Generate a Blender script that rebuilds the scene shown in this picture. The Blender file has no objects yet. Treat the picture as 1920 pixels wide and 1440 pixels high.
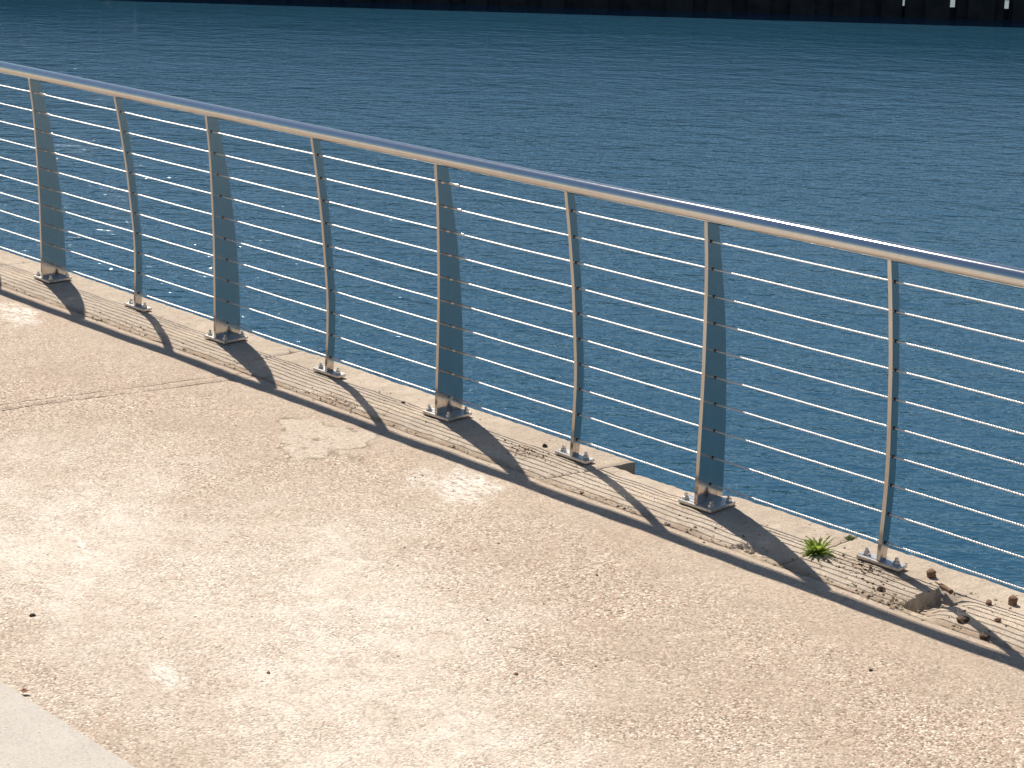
import bpy, bmesh, math, random
from mathutils import Vector, Matrix, noise
random.seed(7)
scene = bpy.context.scene
COL = scene.collection

# ------------------------------------------------------------------ camera
# world frame: X runs along the railing (towards the right of the photo), Y points out to the water, Z up; z = 0 is the quay deck
ANG, PITCH, ROLL = -0.79888, 0.29481, 0.01647
FPX, CAM = 3568.7, Vector((5.1459, -5.0089, 2.4015))
ca, sa = math.cos(ANG), math.sin(ANG)
def to_world(v):                       # camera-ground frame (x right, y forward) -> world
    return Vector((v[0]*ca + v[1]*sa, -v[0]*sa + v[1]*ca, v[2]))
fw0 = Vector((0, math.cos(PITCH), -math.sin(PITCH))); rt0 = Vector((1, 0, 0)); up0 = rt0.cross(fw0)
rt1 = rt0*math.cos(ROLL) + up0*math.sin(ROLL); up1 = up0*math.cos(ROLL) - rt0*math.sin(ROLL)
RT, UP, FW = to_world(rt1), to_world(up1), to_world(fw0)
cam_data = bpy.data.cameras.new('camera'); cam = bpy.data.objects.new('camera', cam_data); COL.objects.link(cam)
cam_data.sensor_fit = 'HORIZONTAL'; cam_data.sensor_width = 36.0; cam_data.lens = FPX/1920*36.0
cam_data.clip_start = 0.05; cam_data.clip_end = 6000
M = Matrix((RT, UP, -FW)).transposed().to_4x4(); M.translation = CAM
cam.matrix_world = M
scene.camera = cam

# ------------------------------------------------------------------ sky, sun, exposure
SUN = Vector((-0.735, 0.262, 1.0)).normalized()          # towards the sun
elev = math.asin(SUN.z); rot = math.atan2(SUN.x, SUN.y)
world = bpy.data.worlds.new('World'); scene.world = world; world.use_nodes = True
wn = world.node_tree.nodes; wl = world.node_tree.links
sky = wn.new('ShaderNodeTexSky'); sky.sky_type = 'NISHITA'; sky.sun_disc = False
sky.sun_elevation = elev; sky.sun_rotation = rot
sky.air_density = 1.2; sky.dust_density = 0.25; sky.ozone_density = 3.0
wn['Background'].inputs['Strength'].default_value = 0.06
wl.new(sky.outputs[0], wn['Background'].inputs['Color'])
sd = bpy.data.lights.new('sun', 'SUN'); sd.energy = 5.0; sd.angle = math.radians(0.5); sd.color = (1.0, 0.93, 0.83)
so = bpy.data.objects.new('sun', sd); COL.objects.link(so)
so.rotation_euler = (-SUN).to_track_quat('-Z', 'Y').to_euler()
scene.view_settings.view_transform = 'Standard'; scene.view_settings.look = 'None'
scene.view_settings.exposure = 0.40; scene.view_settings.gamma = 1.0
scene.view_settings.use_curve_mapping = False
cy = scene.cycles
cy.use_guiding = True; cy.use_surface_guiding = True; cy.guiding_training_samples = 96
cy.use_denoising = True; cy.caustics_reflective = True; cy.blur_glossy = 0.3
cy.sample_clamp_indirect = 30.0; cy.max_bounces = 8

# ------------------------------------------------------------------ helpers
def sstep(a, b, x):
    t = max(0.0, min(1.0, (x-a)/(b-a))); return t*t*(3-2*t)
def lerp_curve(pts, x):                # pts sorted by first coordinate
    if x <= pts[0][0]: return pts[0][1]
    for (x0, y0), (x1, y1) in zip(pts, pts[1:]):
        if x <= x1: return y0 + (y1-y0)*(x-x0)/(x1-x0)
    return pts[-1][1]
def mesh(name, verts, faces, smooth=False):
    me = bpy.data.meshes.new(name); me.from_pydata([tuple(v) for v in verts], [], faces); me.update()
    if smooth: me.polygons.foreach_set('use_smooth', [True]*len(me.polygons))
    return me
def obj(name, me, mat=None, parent=None, loc=(0,0,0), rot=(0,0,0), scale=(1,1,1)):
    o = bpy.data.objects.new(name, me); COL.objects.link(o)
    o.location = loc; o.rotation_euler = rot; o.scale = scale
    if me is not None and mat is not None and not me.materials: me.materials.append(mat)
    if parent is not None: o.parent = parent
    return o
def tag(o, label, cat, group=None):
    o['label'] = label; o['category'] = cat
    if group: o['group'] = group
    return o
def box_mesh(name, x0, x1, y0, y1, z0, z1, bevel=0.0, seg=1):
    bm = bmesh.new()
    vs = [bm.verts.new((x, y, z)) for z in (z0, z1) for y in (y0, y1) for x in (x0, x1)]
    for f in ((0,2,3,1), (4,5,7,6), (0,1,5,4), (2,6,7,3), (0,4,6,2), (1,3,7,5)): bm.faces.new([vs[i] for i in f])
    if bevel: bmesh.ops.bevel(bm, geom=bm.edges[:], offset=bevel, segments=seg, affect='EDGES')
    bmesh.ops.recalc_face_normals(bm, faces=bm.faces[:])
    me = bpy.data.meshes.new(name); bm.to_mesh(me); bm.free(); return me
def lathe_mesh(name, prof, seg=16, axis='z', smooth=True):
    verts, faces = [], []
    for r, h in prof:
        for k in range(seg):
            t = 2*math.pi*k/seg; c, s = r*math.cos(t), r*math.sin(t)
            verts.append((c, s, h) if axis == 'z' else (h, c, s))
    n = len(prof)
    for i in range(n-1):
        for k in range(seg):
            k2 = (k+1) % seg
            f = (i*seg+k, i*seg+k2, (i+1)*seg+k2, (i+1)*seg+k)
            faces.append(f)
    faces.append(tuple(range(seg))[::-1]); faces.append(tuple((n-1)*seg+k for k in range(seg)))
    me = mesh(name, verts, faces, smooth)
    bm = bmesh.new(); bm.from_mesh(me); bmesh.ops.recalc_face_normals(bm, faces=bm.faces[:]); bm.to_mesh(me); bm.free()
    return me
def grid_lines(a, b, step, extra=()):
    n = max(1, round((b-a)/step)); L = [a+(b-a)*i/n for i in range(n+1)]
    for e in extra:
        if a < e < b: L.append(e)
    return sorted(L)

# ------------------------------------------------------------------ materials
class NT:
    def __init__(s, name):
        s.mat = bpy.data.materials.new(name); s.mat.use_nodes = True
        s.n = s.mat.node_tree.nodes; s.l = s.mat.node_tree.links
        s.b = s.n['Principled BSDF']
        s.pos = s.n.new('ShaderNodeNewGeometry').outputs['Position']
    def link(s, a, b): s.l.new(a, b)
    def put(s, sock, v):
        if hasattr(v, 'links'): s.l.new(v, sock)
        else: sock.default_value = v
    def mapping(s, scale=(1,1,1), rot=(0,0,0), loc=(0,0,0), vec=None):
        m = s.n.new('ShaderNodeMapping'); s.l.new(vec or s.pos, m.inputs[0])
        m.inputs['Location'].default_value = loc; m.inputs['Rotation'].default_value = rot; m.inputs['Scale'].default_value = scale
        return m.outputs[0]
    def noise(s, scale, detail=4, rough=.55, vec=None, dist=0.0, color=False):
        t = s.n.new('ShaderNodeTexNoise'); s.l.new(vec or s.pos, t.inputs['Vector'])
        t.inputs['Scale'].default_value = scale; t.inputs['Detail'].default_value = detail
        t.inputs['Roughness'].default_value = rough; t.inputs['Distortion'].default_value = dist
        return t.outputs['Color' if color else 'Fac']
    def voronoi(s, scale, vec=None, out='Color', feature='F1', rand=1.0):
        t = s.n.new('ShaderNodeTexVoronoi'); s.l.new(vec or s.pos, t.inputs['Vector']); t.feature = feature
        t.inputs['Scale'].default_value = scale; t.inputs['Randomness'].default_value = rand
        return t.outputs[out]
    def ramp(s, fac, stops, interp='LINEAR'):
        r = s.n.new('ShaderNodeValToRGB'); s.l.new(fac, r.inputs[0]); cr = r.color_ramp; cr.interpolation = interp
        while len(cr.elements) < len(stops): cr.elements.new(0.5)
        for e, (p, c) in zip(cr.elements, stops):
            e.position = p; e.color = (c, c, c, 1) if isinstance(c, (int, float)) else (*c, 1)
        return r.outputs[0]
    def math(s, op, a, b=None, clamp=False):
        m = s.n.new('ShaderNodeMath'); m.operation = op; m.use_clamp = clamp
        s.put(m.inputs[0], a)
        if b is not None: s.put(m.inputs[1], b)
        return m.outputs[0]
    def mix(s, fac, a, b, mode='MIX'):
        m = s.n.new('ShaderNodeMix'); m.data_type = 'RGBA'; m.blend_type = mode
        s.put(m.inputs[0], fac)
        s.put(m.inputs[6], a if hasattr(a, 'links') else (*a, 1)); s.put(m.inputs[7], b if hasattr(b, 'links') else (*b, 1))
        return m.outputs[2]
    def sep(s, vec=None):
        x = s.n.new('ShaderNodeSeparateXYZ'); s.l.new(vec or s.pos, x.inputs[0]); return x.outputs
    def bump(s, h, dist=0.01, strength=1.0, prev=None):
        b = s.n.new('ShaderNodeBump'); s.l.new(h, b.inputs['Height']); b.inputs['Distance'].default_value = dist
        b.inputs['Strength'].default_value = strength
        if prev is not None: s.l.new(prev, b.inputs['Normal'])
        return b.outputs[0]
    def blob(s, cx, cy, rx, ry, warp, rotz=0.0, edge=0.25):
        """soft-edged irregular spot on the ground, 1 inside and 0 outside"""
        v = s.n.new('ShaderNodeVectorMath'); v.operation = 'ADD'; s.l.new(s.pos, v.inputs[0]); s.l.new(warp, v.inputs[1])
        m = s.n.new('ShaderNodeVectorMath'); m.operation = 'SUBTRACT'; s.l.new(v.outputs[0], m.inputs[0]); m.inputs[1].default_value = (cx, cy, 0)
        q = s.mapping(scale=(1,1,0), rot=(0,0,rotz), vec=m.outputs[0])
        q = s.mapping(scale=(1/rx, 1/ry, 0), vec=q)
        l = s.n.new('ShaderNodeVectorMath'); l.operation = 'LENGTH'; s.l.new(q, l.inputs[0])
        r = s.n.new('ShaderNodeMapRange'); r.interpolation_type = 'SMOOTHSTEP'; s.l.new(l.outputs['Value'], r.inputs['Value'])
        r.inputs['From Min'].default_value = 1+edge; r.inputs['From Max'].default_value = 1-edge
        return r.outputs[0]
    def warp(s, scale, amt):
        c = s.noise(scale, 5, .6, color=True)
        v = s.n.new('ShaderNodeVectorMath'); v.operation = 'SUBTRACT'; s.l.new(c, v.inputs[0]); v.inputs[1].default_value = (.5, .5, .5)
        w = s.n.new('ShaderNodeVectorMath'); w.operation = 'SCALE'; s.l.new(v.outputs[0], w.inputs[0]); w.inputs['Scale'].default_value = amt
        return w.outputs[0]

def mat_deck():
    t = NT('exposed aggregate concrete')
    big = t.ramp(t.noise(0.9, 5, .6, dist=.3), [(.36, 0.0), (.64, 1.0)])
    base = t.mix(big, (.415, .325, .245), (.465, .38, .292))
    pink = t.ramp(t.noise(2.3, 4, .6, vec=t.mapping(loc=(7, 3, 1))), [(.45, 0.0), (.7, 1.0)])
    base = t.mix(t.math('MULTIPLY', pink, .55), base, (.43, .30, .225))
    mid = t.noise(9, 8, .65)
    base = t.mix(t.ramp(mid, [(.3, .55), (.72, 0.0)]), base, (.30, .235, .175))
    # pebbles of the aggregate
    wv = t.n.new('ShaderNodeVectorMath'); wv.operation = 'ADD'; t.l.new(t.pos, wv.inputs[0]); t.l.new(t.warp(60, .01), wv.inputs[1])
    cell = t.sep(t.voronoi(142, vec=wv.outputs[0]))
    vd = t.voronoi(142, vec=wv.outputs[0], out='Distance')
    agg = t.ramp(cell[0], [(0, (.18, .125, .09)), (.10, (.31, .235, .175)), (.42, (.46, .36, .275)), (.8, (.55, .46, .365)), (1, (.74, .66, .55))])
    agg = t.mix(t.ramp(cell[1], [(.66, 0.0), (.92, .6)]), agg, (.54, .34, .24))
    worn = t.ramp(t.noise(3.1, 6, .6, vec=t.mapping(loc=(2, 9, 4))), [(.36, .25), (.62, .8)])
    y = t.sep()[1]
    smooth_edge = t.ramp(t.math('ADD', y, t.math('MULTIPLY', t.noise(5, 4), .25)), [(0, 0.0), (1, 0.0)])
    mr = t.n.new('ShaderNodeMapRange'); t.l.new(t.math('ADD', y, t.math('MULTIPLY', t.noise(4, 4), .35)), mr.inputs[0])
    mr.inputs[1].default_value = -.55; mr.inputs[2].default_value = -.12; mr.inputs[3].default_value = 1.0; mr.inputs[4].default_value = .25
    aggfac = t.math('MULTIPLY', worn, mr.outputs[0])
    col = t.mix(t.math('MULTIPLY', aggfac, .95), base, agg)
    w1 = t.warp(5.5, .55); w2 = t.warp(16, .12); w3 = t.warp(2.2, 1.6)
    # large paler zones on the inland part of the deck, broken up by noise
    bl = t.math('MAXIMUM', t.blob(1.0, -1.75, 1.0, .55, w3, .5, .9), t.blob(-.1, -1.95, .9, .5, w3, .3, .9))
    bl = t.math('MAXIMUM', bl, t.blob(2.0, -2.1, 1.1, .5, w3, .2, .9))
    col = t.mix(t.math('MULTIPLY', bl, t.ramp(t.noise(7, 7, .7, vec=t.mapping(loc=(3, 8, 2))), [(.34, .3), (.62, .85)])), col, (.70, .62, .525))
    # trowelled repair patch, its darker outline
    p1 = t.blob(-.50, -.58, .25, .15, t.warp(4.5, .85), .5, .22)
    col = t.mix(t.math('MULTIPLY', p1, .5), col, (.54, .46, .37))
    ring = t.math('MULTIPLY', p1, t.math('SUBTRACT', 1.0, p1)); ring = t.math('MULTIPLY', ring, t.ramp(t.noise(11, 3), [(.42, 0.0), (.58, 3.2)]))
    col = t.mix(t.math('MINIMUM', ring, .8), col, (.19, .145, .10))
    # spalled whitish patches
    rough = t.noise(42, 8, .75, vec=t.mapping(scale=(.6, 1.3, 1), rot=(0, 0, .5)))
    for (cx, cy, rx, ry) in ((.28, -.545, .15, .11), (-2.95, -.50, .20, .06), (-.12, -1.885, .085, .018), (.90, -2.24, .08, .04)):
        b = t.blob(cx, cy, rx, ry, t.warp(7, .55 if rx > .1 else .12), .25, .7)
        col = t.mix(t.math('MULTIPLY', b, t.ramp(rough, [(.42, 0.1), (.54, .95)])), col, (.72, .66, .58))
        col = t.mix(t.math('MULTIPLY', b, t.ramp(rough, [(.34, .9), (.44, 0.0)])), col, (.15, .11, .075))
    mul = t.ramp(cell[0], [(0, .62), (.12, .80), (.5, .98), (.85, 1.06), (1, 1.22)])
    mv = t.mix(t.math('ADD', t.math('MULTIPLY', mr.outputs[0], .55), .2), (1, 1, 1), mul)
    col = t.mix(1.0, col, mv, 'MULTIPLY')
    streak = t.ramp(t.noise(30, 6, .7, vec=t.mapping(scale=(.45, 1.2, 1), rot=(0, 0, -.8), loc=(1, 5, 2))), [(.56, 0.0), (.72, .5)])
    col = t.mix(streak, col, (.33, .255, .19))
    # faint straight scuffs, brown specks
    sp = t.sep(t.voronoi(16))[0]; spd = t.voronoi(16, out='Distance')
    speck = t.math('MULTIPLY', t.math('LESS_THAN', spd, .085), t.math('GREATER_THAN', sp, .72))
    col = t.mix(t.math('MULTIPLY', speck, .7), col, (.13, .09, .06))
    dirt = t.ramp(t.noise(24, 7, .7, vec=t.mapping(loc=(4, 1, 0))), [(.60, 0.0), (.74, .6)])
    col = t.mix(t.math('MULTIPLY', dirt, t.ramp(t.noise(2.0, 3), [(.45, 0.1), (.65, 1.0)])), col, (.24, .175, .125))
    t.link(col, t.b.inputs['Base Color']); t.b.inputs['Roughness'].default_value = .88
    t.b.inputs['Specular IOR Level'].default_value = .25
    h = t.math('ADD', t.math('MULTIPLY', t.math('MULTIPLY', vd, aggfac), -.9), t.math('MULTIPLY', t.noise(70, 5, .6), .8))
    n1 = t.bump(h, .0045)
    n2 = t.bump(t.noise(11, 6, .6), .008, .35, n1)
    t.link(n2, t.b.inputs['Normal'])
    return t.mat

def mat_coping():
    t = NT('weathered coping concrete')
    big = t.ramp(t.noise(2.4, 6, .62, dist=.4), [(.35, 0.0), (.66, 1.0)])
    col = t.mix(big, (.39, .315, .24), (.52, .435, .345))
    col = t.mix(t.ramp(t.noise(14, 8, .7), [(.30, .6), (.62, 0.0)]), col, (.27, .205, .15))
    grain = t.sep(t.voronoi(210))[0]
    col = t.mix(.28, col, t.ramp(grain, [(0, (.19, .145, .11)), (.3, (.42, .34, .265)), (1, (.62, .53, .43))]))
    pit = t.math('MULTIPLY', t.math('LESS_THAN', t.voronoi(34, out='Distance'), .17), t.math('GREATER_THAN', t.sep(t.voronoi(34))[1], .80))
    col = t.mix(t.math('MULTIPLY', pit, .8), col, (.12, .085, .06))
    y = t.sep()[1]
    edge = t.math('ADD', y, t.math('MULTIPLY', t.math('SUBTRACT', t.noise(7, 6, .65), .5), .16))
    mr = t.n.new('ShaderNodeMapRange'); t.l.new(edge, mr.inputs[0]); mr.interpolation_type = 'SMOOTHSTEP'
    mr.inputs[1].default_value = -.20; mr.inputs[2].default_value = -.27; mr.inputs[3].default_value = 0; mr.inputs[4].default_value = .75
    col = t.mix(mr.outputs[0], col, (.27, .19, .125))
    w = t.warp(14, .12)
    for (cx, cy, rx, ry, a) in ((.16, -.085, .10, .045, .7), (2.02, -.20, .12, .05, .5), (-.83, -.20, .12, .03, .7), (1.78, -.06, .16, .04, .6), (-2.3, -.19, .3, .03, .4)):
        col = t.mix(t.math('MULTIPLY', t.blob(cx, cy, rx, ry, w, 0, .5), t.ramp(t.noise(60, 4, .7), [(.42, 0.0), (.55, a)])), col, (.17, .11, .07))
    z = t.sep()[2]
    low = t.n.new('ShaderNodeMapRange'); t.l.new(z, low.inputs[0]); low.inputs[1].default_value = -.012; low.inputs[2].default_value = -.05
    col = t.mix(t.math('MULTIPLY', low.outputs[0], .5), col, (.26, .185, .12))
    t.link(col, t.b.inputs['Base Color']); t.b.inputs['Roughness'].default_value = .9; t.b.inputs['Specular IOR Level'].default_value = .2
    n1 = t.bump(t.noise(90, 6, .65), .005, .8)
    n2 = t.bump(t.noise(17, 6, .6), .012, .7, n1)
    t.link(n2, t.b.inputs['Normal'])
    return t.mat

def mat_simple(name, c1, c2, scale=20, rough=.85, metal=0.0, bump=.0, spec=.3):
    t = NT(name)
    f = t.ramp(t.noise(scale, 6, .65), [(.32, 0.0), (.68, 1.0)])
    t.link(t.mix(f, c1, c2), t.b.inputs['Base Color'])
    t.b.inputs['Roughness'].default_value = rough; t.b.inputs['Metallic'].default_value = metal
    t.b.inputs['Specular IOR Level'].default_value = spec
    if bump: t.link(t.bump(t.noise(scale*2.5, 5, .6), bump, .8), t.b.inputs['Normal'])
    return t.mat

def mat_steel(name, rough, c=(.60, .585, .56), stain=.0, var=.06):
    t = NT(name)
    f = t.noise(26, 6, .7, vec=t.mapping(scale=(1, 1, .35)))
    col = t.mix(t.ramp(f, [(.35, 0.0), (.7, 1.0)]), tuple(x*.9 for x in c), c)
    if stain:
        z = t.sep()[2]
        mr = t.n.new('ShaderNodeMapRange'); t.l.new(z, mr.inputs[0]); mr.inputs[1].default_value = .16; mr.inputs[2].default_value = .02
        s = t.math('MULTIPLY', mr.outputs[0], t.ramp(t.noise(55, 5, .7, vec=t.mapping(scale=(1.5, 1.5, .5))), [(.52, 0.0), (.66, stain)]))
        col = t.mix(s, col, (.30, .15, .07))
    t.link(col, t.b.inputs['Base Color']); t.b.inputs['Metallic'].default_value = 1.0
    r = t.math('ADD', t.math('MULTIPLY', t.math('SUBTRACT', t.noise(40, 5, .7), .5), var*2), rough)
    t.link(r, t.b.inputs['Roughness'])
    return t.mat

def mat_cable():
    t = NT('stranded steel cable')
    t.b.inputs['Base Color'].default_value = (.72, .71, .69, 1); t.b.inputs['Metallic'].default_value = 1.0
    t.b.inputs['Roughness'].default_value = .42
    w = t.n.new('ShaderNodeTexWave'); w.wave_type = 'BANDS'; w.bands_direction = 'DIAGONAL'
    t.l.new(t.mapping(scale=(1, 2.2, 2.2)), w.inputs[0]); w.inputs['Scale'].default_value = 62
    t.link(t.bump(w.outputs['Fac'], .0012, .8), t.b.inputs['Normal'])
    return t.mat

def mat_water():
    t = NT('harbour water')
    t.b.inputs['Base Color'].default_value = (.017, .068, .114, 1)
    t.b.inputs['Roughness'].default_value = .03; t.b.inputs['IOR'].default_value = 1.62
    crest = math.atan2(RT.y, RT.x) - .14
    m = t.mapping(rot=(0, 0, -crest))
    def layer(scale, stretch, det, loc, amp, rough=.55, dist=.3):
        v = t.mapping(scale=(1/stretch, 1, 1), loc=loc, vec=m)
        return t.math('MULTIPLY', t.noise(scale, det, rough, vec=v, dist=dist), amp)
    h = layer(.7, 1.5, 2, (3, 1, 0), .05)
    h = t.math('ADD', h, layer(2.6, 1.6, 2, (1, 7, 0), .036))
    h = t.math('ADD', h, layer(8.0, 1.9, 3, (5, 2, 0), .025))
    h = t.math('ADD', h, layer(24.0, 1.6, 2, (9, 4, 0), .0080))
    # gusts: patches of rougher and calmer water
    g = t.math('ADD', t.sep(m)[0], t.math('MULTIPLY', t.math('SUBTRACT', t.noise(.16, 3, .5, vec=t.mapping(scale=(.5, 1, 1), vec=m)), .5), 14))
    gr = t.n.new('ShaderNodeMapRange'); gr.interpolation_type = 'SMOOTHSTEP'; t.l.new(g, gr.inputs[0])
    x_cam = CAM.x*math.cos(crest) + CAM.y*math.sin(crest)
    gr.inputs[1].default_value = x_cam-6; gr.inputs[2].default_value = x_cam+9; gr.inputs[3].default_value = 1.12; gr.inputs[4].default_value = .62
    gust = gr.outputs[0]
    h = t.math('MULTIPLY', h, gust)
    t.link(t.bump(h, 1.0, 1.0), t.b.inputs['Normal'])
    return t.mat

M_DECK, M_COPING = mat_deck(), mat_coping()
M_WALL = mat_simple('old quay wall concrete', (.12, .095, .07), (.24, .195, .15), 6, .92, 0, .02)
def mat_kerb():
    t = NT('smooth pale slab concrete')
    col = t.mix(t.ramp(t.noise(5, 6, .65), [(.3, 0.0), (.7, 1.0)]), (.405, .362, .312), (.485, .438, .382))
    col = t.mix(.3, col, t.ramp(t.sep(t.voronoi(190))[0], [(0, (.27, .235, .195)), (.25, (.44, .395, .34)), (1, (.60, .545, .47))]))
    pit = t.math('MULTIPLY', t.math('LESS_THAN', t.voronoi(40, out='Distance'), .13), t.math('GREATER_THAN', t.sep(t.voronoi(40))[1], .8))
    col = t.mix(t.math('MULTIPLY', pit, .6), col, (.2, .16, .12))
    t.link(col, t.b.inputs['Base Color']); t.b.inputs['Roughness'].default_value = .85
    t.link(t.bump(t.noise(120, 5, .6), .002, .8), t.b.inputs['Normal'])
    return t.mat
M_KERB = mat_kerb()
M_GROUND = mat_simple('pale ground concrete', (.44, .395, .34), (.53, .48, .42), 9, .85, 0, .003)
M_STEEL = mat_steel('satin stainless steel', .14, (.54, .52, .49), stain=.75, var=.03)
M_PLATE = mat_steel('dull stainless plate', .42, (.62, .60, .57), stain=.6)
M_RAIL = mat_steel('polished stainless tube', .085, (.66, .645, .62), var=.03)
M_BOLT = mat_steel('stainless bolt', .33, (.66, .64, .61))
M_CABLE = mat_cable()
M_BLACK = mat_simple('black rubber grommet', (.012, .012, .013), (.03, .03, .03), 60, .6)
M_RUST = mat_simple('rust', (.12, .062, .036), (.28, .175, .12), 55, .9, 0, .004)
M_WATER = mat_water()
M_CRUMB = mat_simple('concrete crumbs', (.24, .175, .115), (.50, .42, .31), 45, .95, 0, .003)
M_DARKBIT = mat_simple('dark litter', (.045, .03, .02), (.13, .085, .055), 70, .9)
M_DRY = mat_simple('dry stalk', (.13, .085, .045), (.27, .20, .12), 40, .9)
M_LEAFRED = mat_simple('red brown dead leaf', (.16, .055, .03), (.26, .11, .06), 60, .8)
M_PIER = mat_simple('tarred pier timber', (.016, .016, .018), (.045, .042, .04), 3.0, .85, 0, .02)
M_PIERDECK = mat_simple('grey pier deck concrete', (.20, .19, .17), (.33, .31, .28), 2.0, .9)

# ------------------------------------------------------------------ the setting
def surf(x, y):                        # unevenness of the paving (m)
    return .0032*noise.noise(Vector((x*3.1, y*3.1, 1.7))) + .0030*noise.noise(Vector((x*9, y*9, 4.2))) + .0016*noise.noise(Vector((x*27, y*27, 8.2)))

# the hole in the coping slab, its steep wall on the left and its floor rising to the right
def hole(x, y):
    xl = 2.02 + .012*noise.noise(Vector((y*22, 3.3, 0))) + .9*(y+.10)**2*.6
    win = sstep(-.275, -.235, y) * (1-sstep(-.055, -.015, y + .012*noise.noise(Vector((x*30, 1.1, 0)))))
    d = x - xl
    if d <= 0: return 0.0
    ramp = sstep(0, .012, d) * (1-sstep(.01, .17+.05*noise.noise(Vector((x*5, y*14, 2))), d))
    return -.047*ramp*win*(1+.25*noise.noise(Vector((x*45, y*45, 0))))
def chip(x, y):                        # shallow chipped spot further left along the same edge
    w = sstep(1.365, 1.378, x + .02*noise.noise(Vector((y*35, 5, 0)))) * (1-sstep(1.39, 1.52, x))
    w *= 1-sstep(-.205, -.175, y + .015*noise.noise(Vector((x*40, 0, 3))))
    return -.024*w
EDGE = .152
def edge_y(x):                         # sea edge of the coping, with the broken-out piece
    e = EDGE + .004*noise.noise(Vector((x*6, 0, 9)))+.002*noise.noise(Vector((x*31, 0, 2)))
    pts = [(.49, .050), (.56, .056), (.60, .050), (.66, .066), (.72, .056), (.78, .064), (.86, .060), (.92, .072), (.96, .105), (1.0, .146), (1.02, .152)]
    if .49 < x < 1.02: e = lerp_curve(pts, x) + .006*noise.noise(Vector((x*40, 0, 5)))
    return e
def slab_mesh(name, x0, x1, thick, step=.014, yin=-.258, fine=(), k0=0.0, k1=0.0):
    xs = grid_lines(x0, x1, step, fine); ny = 30
    V, F = [], []
    for x in xs:
        u = (x-x0)/(x1-x0); kk = k0+(k1-k0)*u
        e = edge_y(x) if not (x1 < .5 and x > .4) else EDGE
        yi = yin + .006*noise.noise(Vector((x*9, 4, 4))) + .004*noise.noise(Vector((x*40, 4, 4)))
        for j in range(ny+1):
            y = yi + (e-yi)*j/ny
            z = surf(x, y) + hole(x, y) + chip(x, y)
            de = min(e-y, y-yi, x-x0, x1-x)
            z -= .004*(1-sstep(0, .009, de)) * (1.0+.8*noise.noise(Vector((x*33, y*33, 0))))
            V.append((x+kk*y, y, z))
    nx = len(xs); W = ny+1
    for i in range(nx-1):
        for j in range(ny): F.append((i*W+j, (i+1)*W+j, (i+1)*W+j+1, i*W+j+1))
    # skirt down to the underside
    ring = [i*W for i in range(nx)] + [(nx-1)*W+j for j in range(1, W)] + [i*W+ny for i in range(nx-2, -1, -1)] + [j for j in range(ny-1, 0, -1)]
    levels = 4; prev = ring
    for L in range(1, levels+1):
        cur = []
        for k in ring:
            x, y, z = V[k]; cur.append(len(V))
            oy = .010*noise.noise(Vector((x*14, L*1.7, 6)))*(1 if y > 0 else 0)
            V.append((x, y+oy, z + (-thick-z)*L/levels))
        m = len(ring)
        for k in range(m): F.append((prev[k], cur[k], cur[(k+1) % m], prev[(k+1) % m]))
        prev = cur
    F.append(tuple(prev[::-1]))
    me = mesh(name, V, F, True)
    bm = bmesh.new(); bm.from_mesh(me); bmesh.ops.recalc_face_normals(bm, faces=bm.faces[:])
    for e_ in bm.edges:
        if len(e_.link_faces) == 2 and e_.calc_face_angle() > .7: e_.smooth = False
    bm.to_mesh(me); bm.free(); return me

coping = obj('quay_coping', None); coping['kind'] = 'structure'
SK = {.492: .27, -3.885: .25, -1.545: .08, 1.565: .05}
joints = [-14.0, -9.2, -6.4, -3.885, -1.545, .492, 1.565, 3.7, 6.2, 9.0]
for x0, x1 in zip(joints, joints[1:]):
    near = x1 > -4.6 and x0 < 3.0
    obj('slab', slab_mesh('slab', x0+.003, x1-.003, .30, .012 if near else .08, fine=(2.024, 2.03, 2.036) if x0 < 2 < x1 else (), k0=SK.get(x0, .1), k1=SK.get(x1, .1)), M_COPING, coping)

wall = obj('quay_wall', box_mesh('quay_wall', -40, 30, -.29, .035, -6.0, -.31), M_WALL); wall['kind'] = 'structure'
bed = obj('joint_bed', box_mesh('joint_bed', -40, 30, -.30, -.235, -.309, -.0065), M_CRUMB, wall)
for j in joints[1:-1]:
    ks = SK.get(j, .1); ye = .10 if abs(j-.492) > .01 else .03
    obj('joint_filler', mesh('joint_filler', [(j+ks*y_+d, y_, z_) for z_ in (-.3, -.009) for y_, d in ((-.234, -.0028), (-.234, .0028), (ye, .0028), (ye, -.0028))],
        [(3, 2, 1, 0), (4, 5, 6, 7), (0, 1, 5, 4), (1, 2, 6, 5), (2, 3, 7, 6), (3, 0, 4, 7)]), M_CRUMB, wall)

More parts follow.
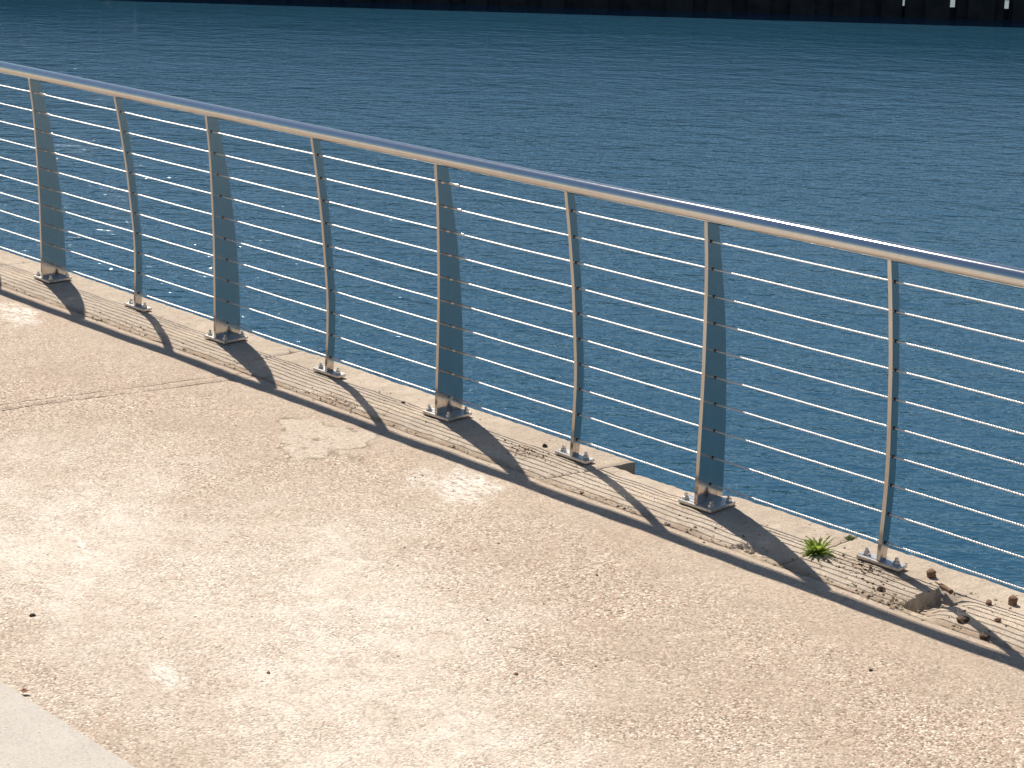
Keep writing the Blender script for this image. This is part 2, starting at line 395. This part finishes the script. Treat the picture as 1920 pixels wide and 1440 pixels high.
deck = obj('quay_deck', None); deck['kind'] = 'structure'
YD0, YD1 = -.266, -2.630
def joint_x(y, off): return off + .275*y
def deck_slab(name, xl, xr, step):
    # xl / xr: functions of y
    ys = [YD0 + (YD1-YD0)*k/46 for k in range(47)]
    V, F = [], []; W = None
    for y in ys:
        a_, b_ = xl(y), xr(y)
        a_ += .004*noise.noise(Vector((y*11, 2, 1))); b_ += .004*noise.noise(Vector((y*11, 7, 1)))
        n = step; row = [a_ + (b_-a_)*i/n for i in range(n+1)]; W = n+1
        for x in row:
            z = surf(x, y) + .002
            de = min(x-a_, b_-x, YD0-y)
            z -= .003*(1-sstep(0, .008, de))
            yy = y + (.005*noise.noise(Vector((x*8, 1, 5))) if y == YD0 else 0)
            V.append((x, yy, z))
    for j in range(len(ys)-1):
        for i in range(W-1): F.append((j*W+i, (j+1)*W+i, (j+1)*W+i+1, j*W+i+1))
    ring = list(range(W)) + [j*W+W-1 for j in range(1, len(ys))] + [(len(ys)-1)*W+i for i in range(W-2, -1, -1)] + [j*W for j in range(len(ys)-2, 0, -1)]
    bot = []
    for k in ring:
        bot.append(len(V)); V.append((V[k][0], V[k][1], -.2))
    m = len(ring)
    for k in range(m): F.append((ring[k], ring[(k+1) % m], bot[(k+1) % m], bot[k]))
    me = mesh(name, V, F, True)
    bm = bmesh.new(); bm.from_mesh(me); bmesh.ops.recalc_face_normals(bm, faces=bm.faces[:])
    for e_ in bm.edges:
        if len(e_.link_faces) == 2 and e_.calc_face_angle() > .6: e_.smooth = False
    bm.to_mesh(me); bm.free(); return me
J1, J2 = -1.268, -1.345
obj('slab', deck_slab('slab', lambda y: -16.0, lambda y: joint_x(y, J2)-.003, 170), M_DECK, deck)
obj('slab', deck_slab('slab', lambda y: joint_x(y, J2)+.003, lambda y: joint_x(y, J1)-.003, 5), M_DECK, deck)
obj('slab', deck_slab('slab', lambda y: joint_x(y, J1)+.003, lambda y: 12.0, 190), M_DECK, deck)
base = obj('deck_base', box_mesh('deck_base', -40, 30, -2.7, -.321, -.6, -.012), M_CRUMB, deck)

kerb = obj('pale_kerb', box_mesh('pale_kerb', -30, 24, -6.6, -2.612, -.3, .012, .008, 2), M_KERB); kerb['kind'] = 'structure'
ground = obj('ground', box_mesh('ground', -60, 50, -60, -6.61, -.5, .005), M_GROUND); ground['kind'] = 'structure'

WZ = -1.6
water = obj('water', mesh('water', [(-2500, -.2, WZ), (2500, -.2, WZ), (2500, 4000, WZ), (-2500, 4000, WZ)], [(0, 1, 2, 3)]), M_WATER); water['kind'] = 'structure'

# ------------------------------------------------------------------ the railing
railing = obj('railing', None)
tag(railing, 'stainless steel cable railing with curved posts along the quay edge', 'railing')
T = .015
BL_IN = [(.012, -.066), (.15, -.062), (.3, -.058), (.5, -.055), (.72, -.058), (.9, -.064), (1.052, -.078)]
BL_OUT = [(.012, .076), (.18, .076), (.33, .073), (.52, .060), (.72, .039), (.88, .012), (1.052, -.020)]
TH_IN = [(.012, -.020), (.09, -.014), (.2, -.008), (.346, -.006), (.536, -.019), (.684, -.031), (.8, -.045), (.95, -.066), (1.052, -.084)]
TH_OUT = [(z, y+.038) for z, y in TH_IN]
def cr(pts, z):                        # smooth interpolation
    zs = [p[0] for p in pts]
    for i in range(len(pts)-1):
        if z <= zs[i+1] or i == len(pts)-2:
            p0, p1, p2, p3 = pts[max(i-1, 0)], pts[i], pts[i+1], pts[min(i+2, len(pts)-1)]
            h = p2[0]-p1[0]; u = (z-p1[0])/h
            m1 = (p2[1]-p0[1])/(p2[0]-p0[0])*h; m2 = (p3[1]-p1[1])/(p3[0]-p1[0])*h
            return (2*u**3-3*u**2+1)*p1[1] + (u**3-2*u**2+u)*m1 + (-2*u**3+3*u**2)*p2[1] + (u**3-u**2)*m2
def post_mesh(name, pin, pout, z0, z1, n=26):
    bm = bmesh.new(); rows = []
    for i in range(n+1):
        z = z0 + (z1-z0)*i/n; yi, yo = cr(pin, z), cr(pout, z)
        rows.append([bm.verts.new(v) for v in ((-T/2, yi, z), (T/2, yi, z), (T/2, yo, z), (-T/2, yo, z))])
    for a_, b_ in zip(rows, rows[1:]):
        for k in range(4): bm.faces.new((a_[k], a_[(k+1) % 4], b_[(k+1) % 4], b_[k]))
    bm.faces.new(rows[0][::-1]); bm.faces.new(rows[-1])
    long = [e for e in bm.edges if abs(e.verts[0].co.z-e.verts[1].co.z) > 1e-4]
    bmesh.ops.bevel(bm, geom=long, offset=.0012, segments=1, affect='EDGES')
    bmesh.ops.recalc_face_normals(bm, faces=bm.faces[:])
    me = bpy.data.meshes.new(name); bm.to_mesh(me); bm.free(); return me
BLADE = post_mesh('blade', BL_IN, BL_OUT, .0125, 1.050); THIN = post_mesh('slim', TH_IN, TH_OUT, .0125, 1.050)
def cable_y(z): return cr(TH_IN, z) + .019
CZ = [.08+.1*i for i in range(10)]
PLATE_B = box_mesh('base_plate', -.078, .078, -.070, .066, .0, .012, .0015)
PLATE_T = box_mesh('base_plate', -.085, .085, -.024, .026, .0, .012, .0015)
BOLT = lathe_mesh('bolt', [(.0135, .0), (.0135, .002), (.0108, .0021), (.0112, .0035), (.0112, .0115), (.0095, .0125), (.0062, .0126), (.0062, .0225), (.0050, .0240)], 6, smooth=False)
GROM = lathe_mesh('grommet', [(.0052, -.0006), (.0062, .0), (.0058, .0022), (.0036, .0028)], 10, 'x')
posts = [-4.94, -4.19, -3.444, -2.653, -1.915, -1.151, -.376, .351, 1.020, 1.779, 2.53, 3.29]
for k, x in enumerate(posts):
    blade = k % 2 == 0
    z0 = .006
    p = obj('blade_post' if blade else 'slim_post', BLADE if blade else THIN, M_STEEL, railing, (x, 0, z0-.0005))
    tilt = (random.random()-.5)*.006; p.rotation_euler = (0, tilt, 0)
    pl = obj('base_plate', PLATE_B if blade else PLATE_T, M_PLATE, p, (0, 0, 0), (0, 0, (random.random()-.5)*.05))
    spots = [(sx*.060, sy) for sx in (-1, 1) for sy in (-.050, .048)] if blade else [(-.060, .001), (.060, .001)]
    for bx_, by_ in spots:
        obj('bolt', BOLT, M_BOLT, p, (bx_, by_, .0122), ((random.random()-.5)*.1, (random.random()-.5)*.1, random.random()))
    for z in CZ:
        obj('grommet', GROM, M_BLACK, p, (T/2+.0003, cable_y(z), z-z0))
# handrail tube
RR, RZ, RY = .030, 1.0765, -.064
def tube_mesh(name, r, x0, x1, seg=40, nx=60, wob=.0):
    V, F = [], []
    for i in range(nx+1):
        x = x0+(x1-x0)*i/nx
        dy = wob*noise.noise(Vector((x*.7, 3, 0))); dz = wob*noise.noise(Vector((x*.7, 0, 8)))
        for k in range(seg):
            t = 2*math.pi*k/seg; V.append((x, r*math.cos(t)+dy, r*math.sin(t)+dz))
    for i in range(nx):
        for k in range(seg): F.append((i*seg+k, i*seg+(k+1) % seg, (i+1)*seg+(k+1) % seg, (i+1)*seg+k))
    F.append(tuple(range(seg))); F.append(tuple(nx*seg+k for k in range(seg))[::-1])
    me = mesh(name, V, F, True)
    bm = bmesh.new(); bm.from_mesh(me); bmesh.ops.recalc_face_normals(bm, faces=bm.faces[:]); bm.to_mesh(me); bm.free()
    return me
obj('handrail', tube_mesh('handrail', RR, -9.5, 6.5, wob=.0015), M_RAIL, railing, (0, RY, RZ))
# cables: ten per bay of four posts, each bay ends in a swaged fitting on a blade post
ends = [-6.48, -3.444, -.376, 2.53, 5.5]
FIT = lathe_mesh('end_fitting', [(.0062, .0), (.0062, .016), (.0040, .0165), (.0040, .034), (.0056, .035), (.0056, .100), (.0030, .112)], 12, 'x')
for e0, e1 in zip(ends, ends[1:]):
    for z in CZ:
        V, F = [], []; seg = 8; nx = 24; L = e1-e0
        sag = .002+.003*random.random(); ph = random.random()*6
        for i in range(nx+1):
            x = L*i/nx; dz = -sag*math.sin(math.pi*((x % .76)/.76))
            for k in range(seg):
                t = 2*math.pi*k/seg; V.append((x, .0031*math.cos(t), .0031*math.sin(t)+dz*.4))
        for i in range(nx):
            for k in range(seg): F.append((i*seg+k, i*seg+(k+1) % seg, (i+1)*seg+(k+1) % seg, (i+1)*seg+k))
        me = mesh('cable', V, F, True)
        c = obj('cable', me, M_CABLE, railing, (e0, cable_y(z), z))
        obj('end_fitting', FIT, M_BOLT, c, (T/2+.0012, 0, 0))

# ------------------------------------------------------------------ the pier across the water
def cam_ground(px, py, z):             # pixel of the photograph -> point on the level z
    d = FW + RT*((px-960)/FPX) - UP*((py-720)/FPX)
    return CAM + d*((z-CAM.z)/d.z)
pa, pb = cam_ground(650, 1, WZ), cam_ground(1920, 38, WZ)
pdir = (pb-pa); PL = pdir.length; pang = math.atan2(pdir.y, pdir.x)
pier = obj('pier', None, loc=(pa.x, pa.y, WZ), rot=(0, 0, pang))
tag(pier, 'dark timber pier standing across the water at the top edge', 'pier')
def pier_x(px):                        # pixel column -> distance along the pier face
    p = cam_ground(px, 1+37*(px-650)/1270, WZ); return (p-pa).length*(1 if px > 650 else -1)
gaps = [(pier_x(x-w/2), pier_x(x+w/2)) for x, w in ((1692, 5), (1785, 13), (1885, 9))]
x = -16.0; cuts = []
while x < 22.0:
    w = .42+.16*random.random(); cuts.append((x, x+w)); x += w-.07
for kb, (x0, x1) in enumerate(cuts):
    pieces = [(x0, x1)]
    for g0, g1 in gaps:
        nxt = []
        for a_, b_ in pieces:
            if b_ <= g0 or a_ >= g1: nxt.append((a_, b_)); continue
            if a_ < g0-.03: nxt.append((a_, g0))
            if b_ > g1+.03: nxt.append((g1, b_))
        pieces = nxt
    for a_, b_ in pieces:
        d = .1205*(kb % 2)+random.random()*.0003*(kb % 2)
        obj('board', box_mesh('board', a_, b_, -.06-d, .06-d, -.5, 1.55, .01), M_PIER, pier)
obj('wale', box_mesh('wale', -16, 22, .07, .22, -.3, .20, .01), M_PIER, pier)
obj('wale', box_mesh('wale', -16, 22, .07, .22, .46, 1.4, .01), M_PIER, pier)
obj('wale', box_mesh('wale', -16, 22, 2.42, 2.55, .17, 1.5, .01), M_PIER, pier)  # unseen rear beam, added to block sky light reflected through the gaps
obj('deck', box_mesh('deck', -16.2, 22.2, -.25, 2.6, 1.56, 1.86, .02), M_PIERDECK, pier)
PILE = lathe_mesh('pile', [(.16, -5), (.16, 1.555)], 12)
for k in range(10): obj('pile', PILE, M_PIER, pier, (-15+4*k, 2.2, 0))

# ------------------------------------------------------------------ plants in the joints
def blade_leaf(name, L, w, curl, n=7, lobes=0):
    V, F = [], []
    for i in range(n+1):
        u = i/n; ww = w*math.sin(math.pi*min(1, .12+.88*u)**.8)*(1 + (.45*math.sin(u*math.pi*lobes) if lobes else 0))
        ww = max(ww, .0006); r = L*u*(1-.18*curl*u); z = L*(u*.9 - curl*.85*u*u)
        V += [(r*.75, -ww, z+ww*.35), (r*.75, 0, z), (r*.75, ww, z+ww*.35)]
    for i in range(n):
        for k in range(2): F.append((i*3+k, i*3+k+1, i*3+k+4, i*3+k+3))
    return mesh(name, V, F, True)
def mat_leaf(name, c1, c2):
    t = NT(name); oi = t.n.new('ShaderNodeObjectInfo')
    f = t.math('ADD', t.math('MULTIPLY', oi.outputs['Random'], .7), t.math('MULTIPLY', t.noise(45, 4), .4))
    t.link(t.mix(f, c1, c2), t.b.inputs['Base Color']); t.b.inputs['Roughness'].default_value = .5
    tr = t.n.new('ShaderNodeBsdfTranslucent'); t.link(t.mix(f, tuple(x*1.5 for x in c1), tuple(x*1.5 for x in c2)), tr.inputs[0])
    mx = t.n.new('ShaderNodeMixShader'); mx.inputs[0].default_value = .42
    t.link(t.b.outputs[0], mx.inputs[1]); t.link(tr.outputs[0], mx.inputs[2]); t.link(mx.outputs[0], t.n['Material Output'].inputs[0])
    return t.mat
M_LEAF = mat_leaf('fresh weed leaf', (.12, .19, .02), (.34, .42, .07))
M_LEAFD = mat_leaf('dull weed leaf', (.045, .07, .015), (.10, .14, .03))
LEAVES = [blade_leaf('leaf', .066, .0062, .55, lobes=5), blade_leaf('leaf', .056, .0075, .9, lobes=4), blade_leaf('leaf', .072, .0055, .3, lobes=6), blade_leaf('leaf', .045, .007, 1.1, lobes=3)]
DLEAVES = [blade_leaf('leaf', .030, .006, .8), blade_leaf('leaf', .024, .007, 1.0)]
def weed(name, label, x, y, n, meshes, mat, s=1.0, flat=.0):
    w = obj(name, None, loc=(x, y, -.008)); tag(w, label, 'weed')
    for k in range(n):
        a_ = 2.399*k + random.random()*.5; u = k/n
        me = meshes[k % len(meshes)]; sc = s*(.75+.45*random.random())
        lf = obj('leaf', me, mat, w, (.004*math.cos(a_), .004*math.sin(a_), .004), (0, (.55-1.15*u)+flat+(random.random()-.5)*.3, a_), (sc, sc, sc))
    return w
weed('leafy_weed', 'bright green leafy weed growing in the coping joint beside the rightmost slim post', 1.572, -.078, 80, LEAVES, M_LEAF, 1.12, .10)
weed('small_weed', 'tiny dark green weed at the water edge under the lowest cable', 1.568, .118, 12, DLEAVES, M_LEAFD, 1.0)
def tuft(label, x, y, n, h, mat=M_DRY):
    w = obj('dry_tuft', None, loc=(x, y, -.004)); tag(w, label, 'dry plant')
    for k in range(n):
        a_ = random.random()*6.28; le = h*(.5+.6*random.random())
        me = blade_leaf('stalk', le, .0013, .3+.5*random.random(), 4)
        obj('stalk', me, mat, w, (0, 0, 0), (0, .5*random.random(), a_))
tuft('dry brown tuft in the coping joint right of the second wide post from the left', -1.543, .095, 9, .036)
tuft('thin dry stalk sticking up left of the third wide post', -.555, -.185, 4, .055)
tuft('small dry tuft on the coping by the leftmost wide post', -3.872, .07, 8, .03)
tuft('dark dry weed scrap below the rightmost slim post base plate', 1.795, -.07, 9, .035, M_DARKBIT)

# ------------------------------------------------------------------ rusty stubs and litter
def lump_mesh(name, r, seed, sub=2, squash=.7, amp=.7):
    bm = bmesh.new(); bmesh.ops.create_icosphere(bm, subdivisions=sub, radius=1.0)
    for v in bm.verts:
        d = 1+amp*noise.noise(v.co*1.3+Vector((seed, seed*.7, 0)))+.15*noise.noise(v.co*4+Vector((seed, 0, 2)))
        v.co = Vector((v.co.x*d, v.co.y*d*.85, v.co.z*d*squash))*r
    for v in bm.verts: v.co += Vector((noise.noise(v.co*260), noise.noise(v.co*260+Vector((3, 0, 0))), noise.noise(v.co*260+Vector((0, 7, 0)))))*r*.22
    me = bpy.data.meshes.new(name); bm.to_mesh(me); bm.free(); return me
def stub(label, x, y, r, h):
    me = lathe_mesh('rusty_stub', [(r*1.05, -.01), (r*1.08, h*.2), (r*.98, h*.55), (r*1.06, h*.85), (r*.9, h), (r*.3, h*1.03)], 14)
    for v in me.vertices:
        v.co += Vector((noise.noise(v.co*90), noise.noise(v.co*90+Vector((5, 0, 0))), .6*noise.noise(v.co*90+Vector((0, 9, 0)))))*r*.22
    o = obj('rusty_stub', me, M_RUST, None, (x, y, surf(x, y)-.002), (random.random()*.2, random.random()*.2, 0))
    tag(o, label, 'metal stub'); return o
stub('thick rusty stub on the coping right of the rightmost slim post', 1.952, .038, .0145, .026)
stub('rusty round stub near the right edge of the picture, tallest on the coping', 2.257, .036, .0135, .028)
stub('small rusty stub left of the tallest one at the right edge', 2.205, -.018, .009, .015)
bolt = obj('rusty_bolt', None, loc=(2.05, -.034, .012), rot=(.05, .06, -.28)); tag(bolt, 'rusty bolt lying beside the hole in the coping', 'bolt')
obj('shank', lathe_mesh('shank', [(.0075, -.018), (.0082, -.01), (.0078, .03), (.0085, .034)], 10, 'x'), M_RUST, bolt)
obj('thin_end', lathe_mesh('thin_end', [(.003, -.045), (.0036, -.02), (.003, -.0185)], 8, 'x'), M_RUST, bolt)
def lump(name, label, cat, x, y, r, mat, seed, z=None, squash=.7, group=None):
    o = obj(name, lump_mesh(name, r, seed, squash=squash), mat, None, (x, y, (surf(x, y) if z is None else z)+r*squash*.55), (0, 0, seed))
    tag(o, label, cat, group); return o
lump('stone', 'dark rough stone in the slim post shadow right of the hole', 'stone', 2.225, -.195, .019, M_DARKBIT, 1.0, squash=.5)
lump('stone', 'dark flat stone further down the same slim post shadow', 'stone', 2.336, -.249, .018, M_DARKBIT, 2.2, squash=.5)
lump('stone', 'small brown stone among the cable shadows at the right edge', 'stone', 2.300, -.115, .010, M_RUST, 3.1)
lump('stone', 'small brown stone between slim post plate and thick rusty stub', 'stone', 1.920, -.045, .009, M_CRUMB, 4.4)
lump('stone', 'dark stone on the coping edge left of the hole', 'stone', 1.905, -.178, .015, M_DARKBIT, 5.1, squash=.5)
lump('stone', 'chunk of broken concrete at the chipped coping edge', 'concrete chunk', 1.40, -.228, .020, M_CRUMB, 6.1, z=-.02)
lump('stone', 'short dark piece lying on the coping left of the third slim post', 'stone', .178, .012, .010, M_DARKBIT, 7.3, squash=.8)
lump('stone', 'dark chip on the coping edge left of the third wide post', 'stone', -.62, -.03, .010, M_DARKBIT, 8.3, squash=.35)
lump('pebble', 'dark pebble alone on the deck at the left edge', 'pebble', .284, -2.309, .0085, M_DARKBIT, 1.4)
lump('pebble', 'brown pebble low in the picture left of centre', 'pebble', 1.084, -2.015, .0065, M_RUST, 2.4)
lump('pebble', 'brown pebble low in the picture at centre', 'pebble', 1.570, -1.492, .0065, M_RUST, 3.4)
lump('pebble', 'dark pebble right of centre below the rail shadow', 'pebble', 2.246, -.706, .0065, M_DARKBIT, 4.6)
lump('pebble', 'tiny dark pebble in the middle of the deck', 'pebble', 1.215, -.78, .005, M_DARKBIT, 5.6)
lf = obj('dead_leaf', mesh('dead_leaf', [(-.016, 0, .002), (-.006, -.008, .006), (.004, -.009, .003), (.016, .002, .009), (.004, .007, .004), (-.006, .006, .008), (0, 0, 0)],
         [(0, 1, 6), (1, 2, 6), (2, 3, 6), (3, 4, 6), (4, 5, 6), (5, 0, 6)], True), M_LEAFRED, None, (.735, -2.598, .006), (0, 0, .6))
tag(lf, 'red brown dead leaf at the pale slab edge, bottom left', 'leaf')
# crumbs: too many and too small to count
def crumbs(name, label, spots, mat, smin, smax, seed):
    rnd = random.Random(seed); V, F = [], []
    for (cx, cy, rx, ry, n) in spots:
        for _ in range(n):
            x = cx+rnd.gauss(0, rx); y = cy+rnd.gauss(0, ry); r = smin+(smax-smin)*rnd.random()**2.5
            z = surf(x, y)+hole(x, y)+chip(x, y); b = len(V)
            q_ = [(1, 0, 0), (0, 1, 0), (-1, 0, 0), (0, -1, 0), (0, 0, 1), (0, 0, -.6)]; a_ = rnd.random()*6.28
            for (p0, p1, p2) in q_:
                k = .7+.6*rnd.random(); px_, py_ = p0*math.cos(a_)-p1*math.sin(a_), p0*math.sin(a_)+p1*math.cos(a_)
                V.append((x+px_*r*k*1.2, y+py_*r*k, z+r*.3+p2*r*k*.7))
            for f in ((0,1,4), (1,2,4), (2,3,4), (3,0,4), (1,0,5), (2,1,5), (3,2,5), (0,3,5)): F.append(tuple(b+i for i in f))
    o = obj(name, mesh(name, V, F), mat); o['kind'] = 'stuff'; tag(o, label, 'grit'); return o
crumbs('grit', 'pale concrete crumbs spread in the hole and along the coping joint',
       [(2.055, -.235, .035, .02, 60), (1.98, -.235, .05, .02, 50), (2.09, -.15, .04, .05, 30), (-1.5, -.255, 2.2, .012, 260), (1.45, -.25, .8, .012, 160), (1.41, -.23, .05, .02, 40), (1.9, 0, .25, .08, 40), (-.8, -.24, .1, .02, 50)], M_CRUMB, .0012, .0075, 3)
crumbs('dirt', 'dark dirt and leaf scraps lying around the post base plates',
       [(.18, -.085, .07, .03, 130), (1.74, -.09, .08, .035, 120), (1.88, -.2, .07, .03, 60), (-.83, -.2, .07, .015, 50), (1.15, -.16, .12, .03, 35), (1.75, -.14, .12, .04, 40), (-2.4, -.2, .4, .015, 60), (.28, -.55, .12, .06, 40), (2.2, -.12, .2, .08, 40), (-.3, 0, 1.5, .06, 45), (1.4, -1.4, .8, .55, 60), (.2, -1.2, .9, .6, 35)], M_DARKBIT, .0010, .0055, 5)
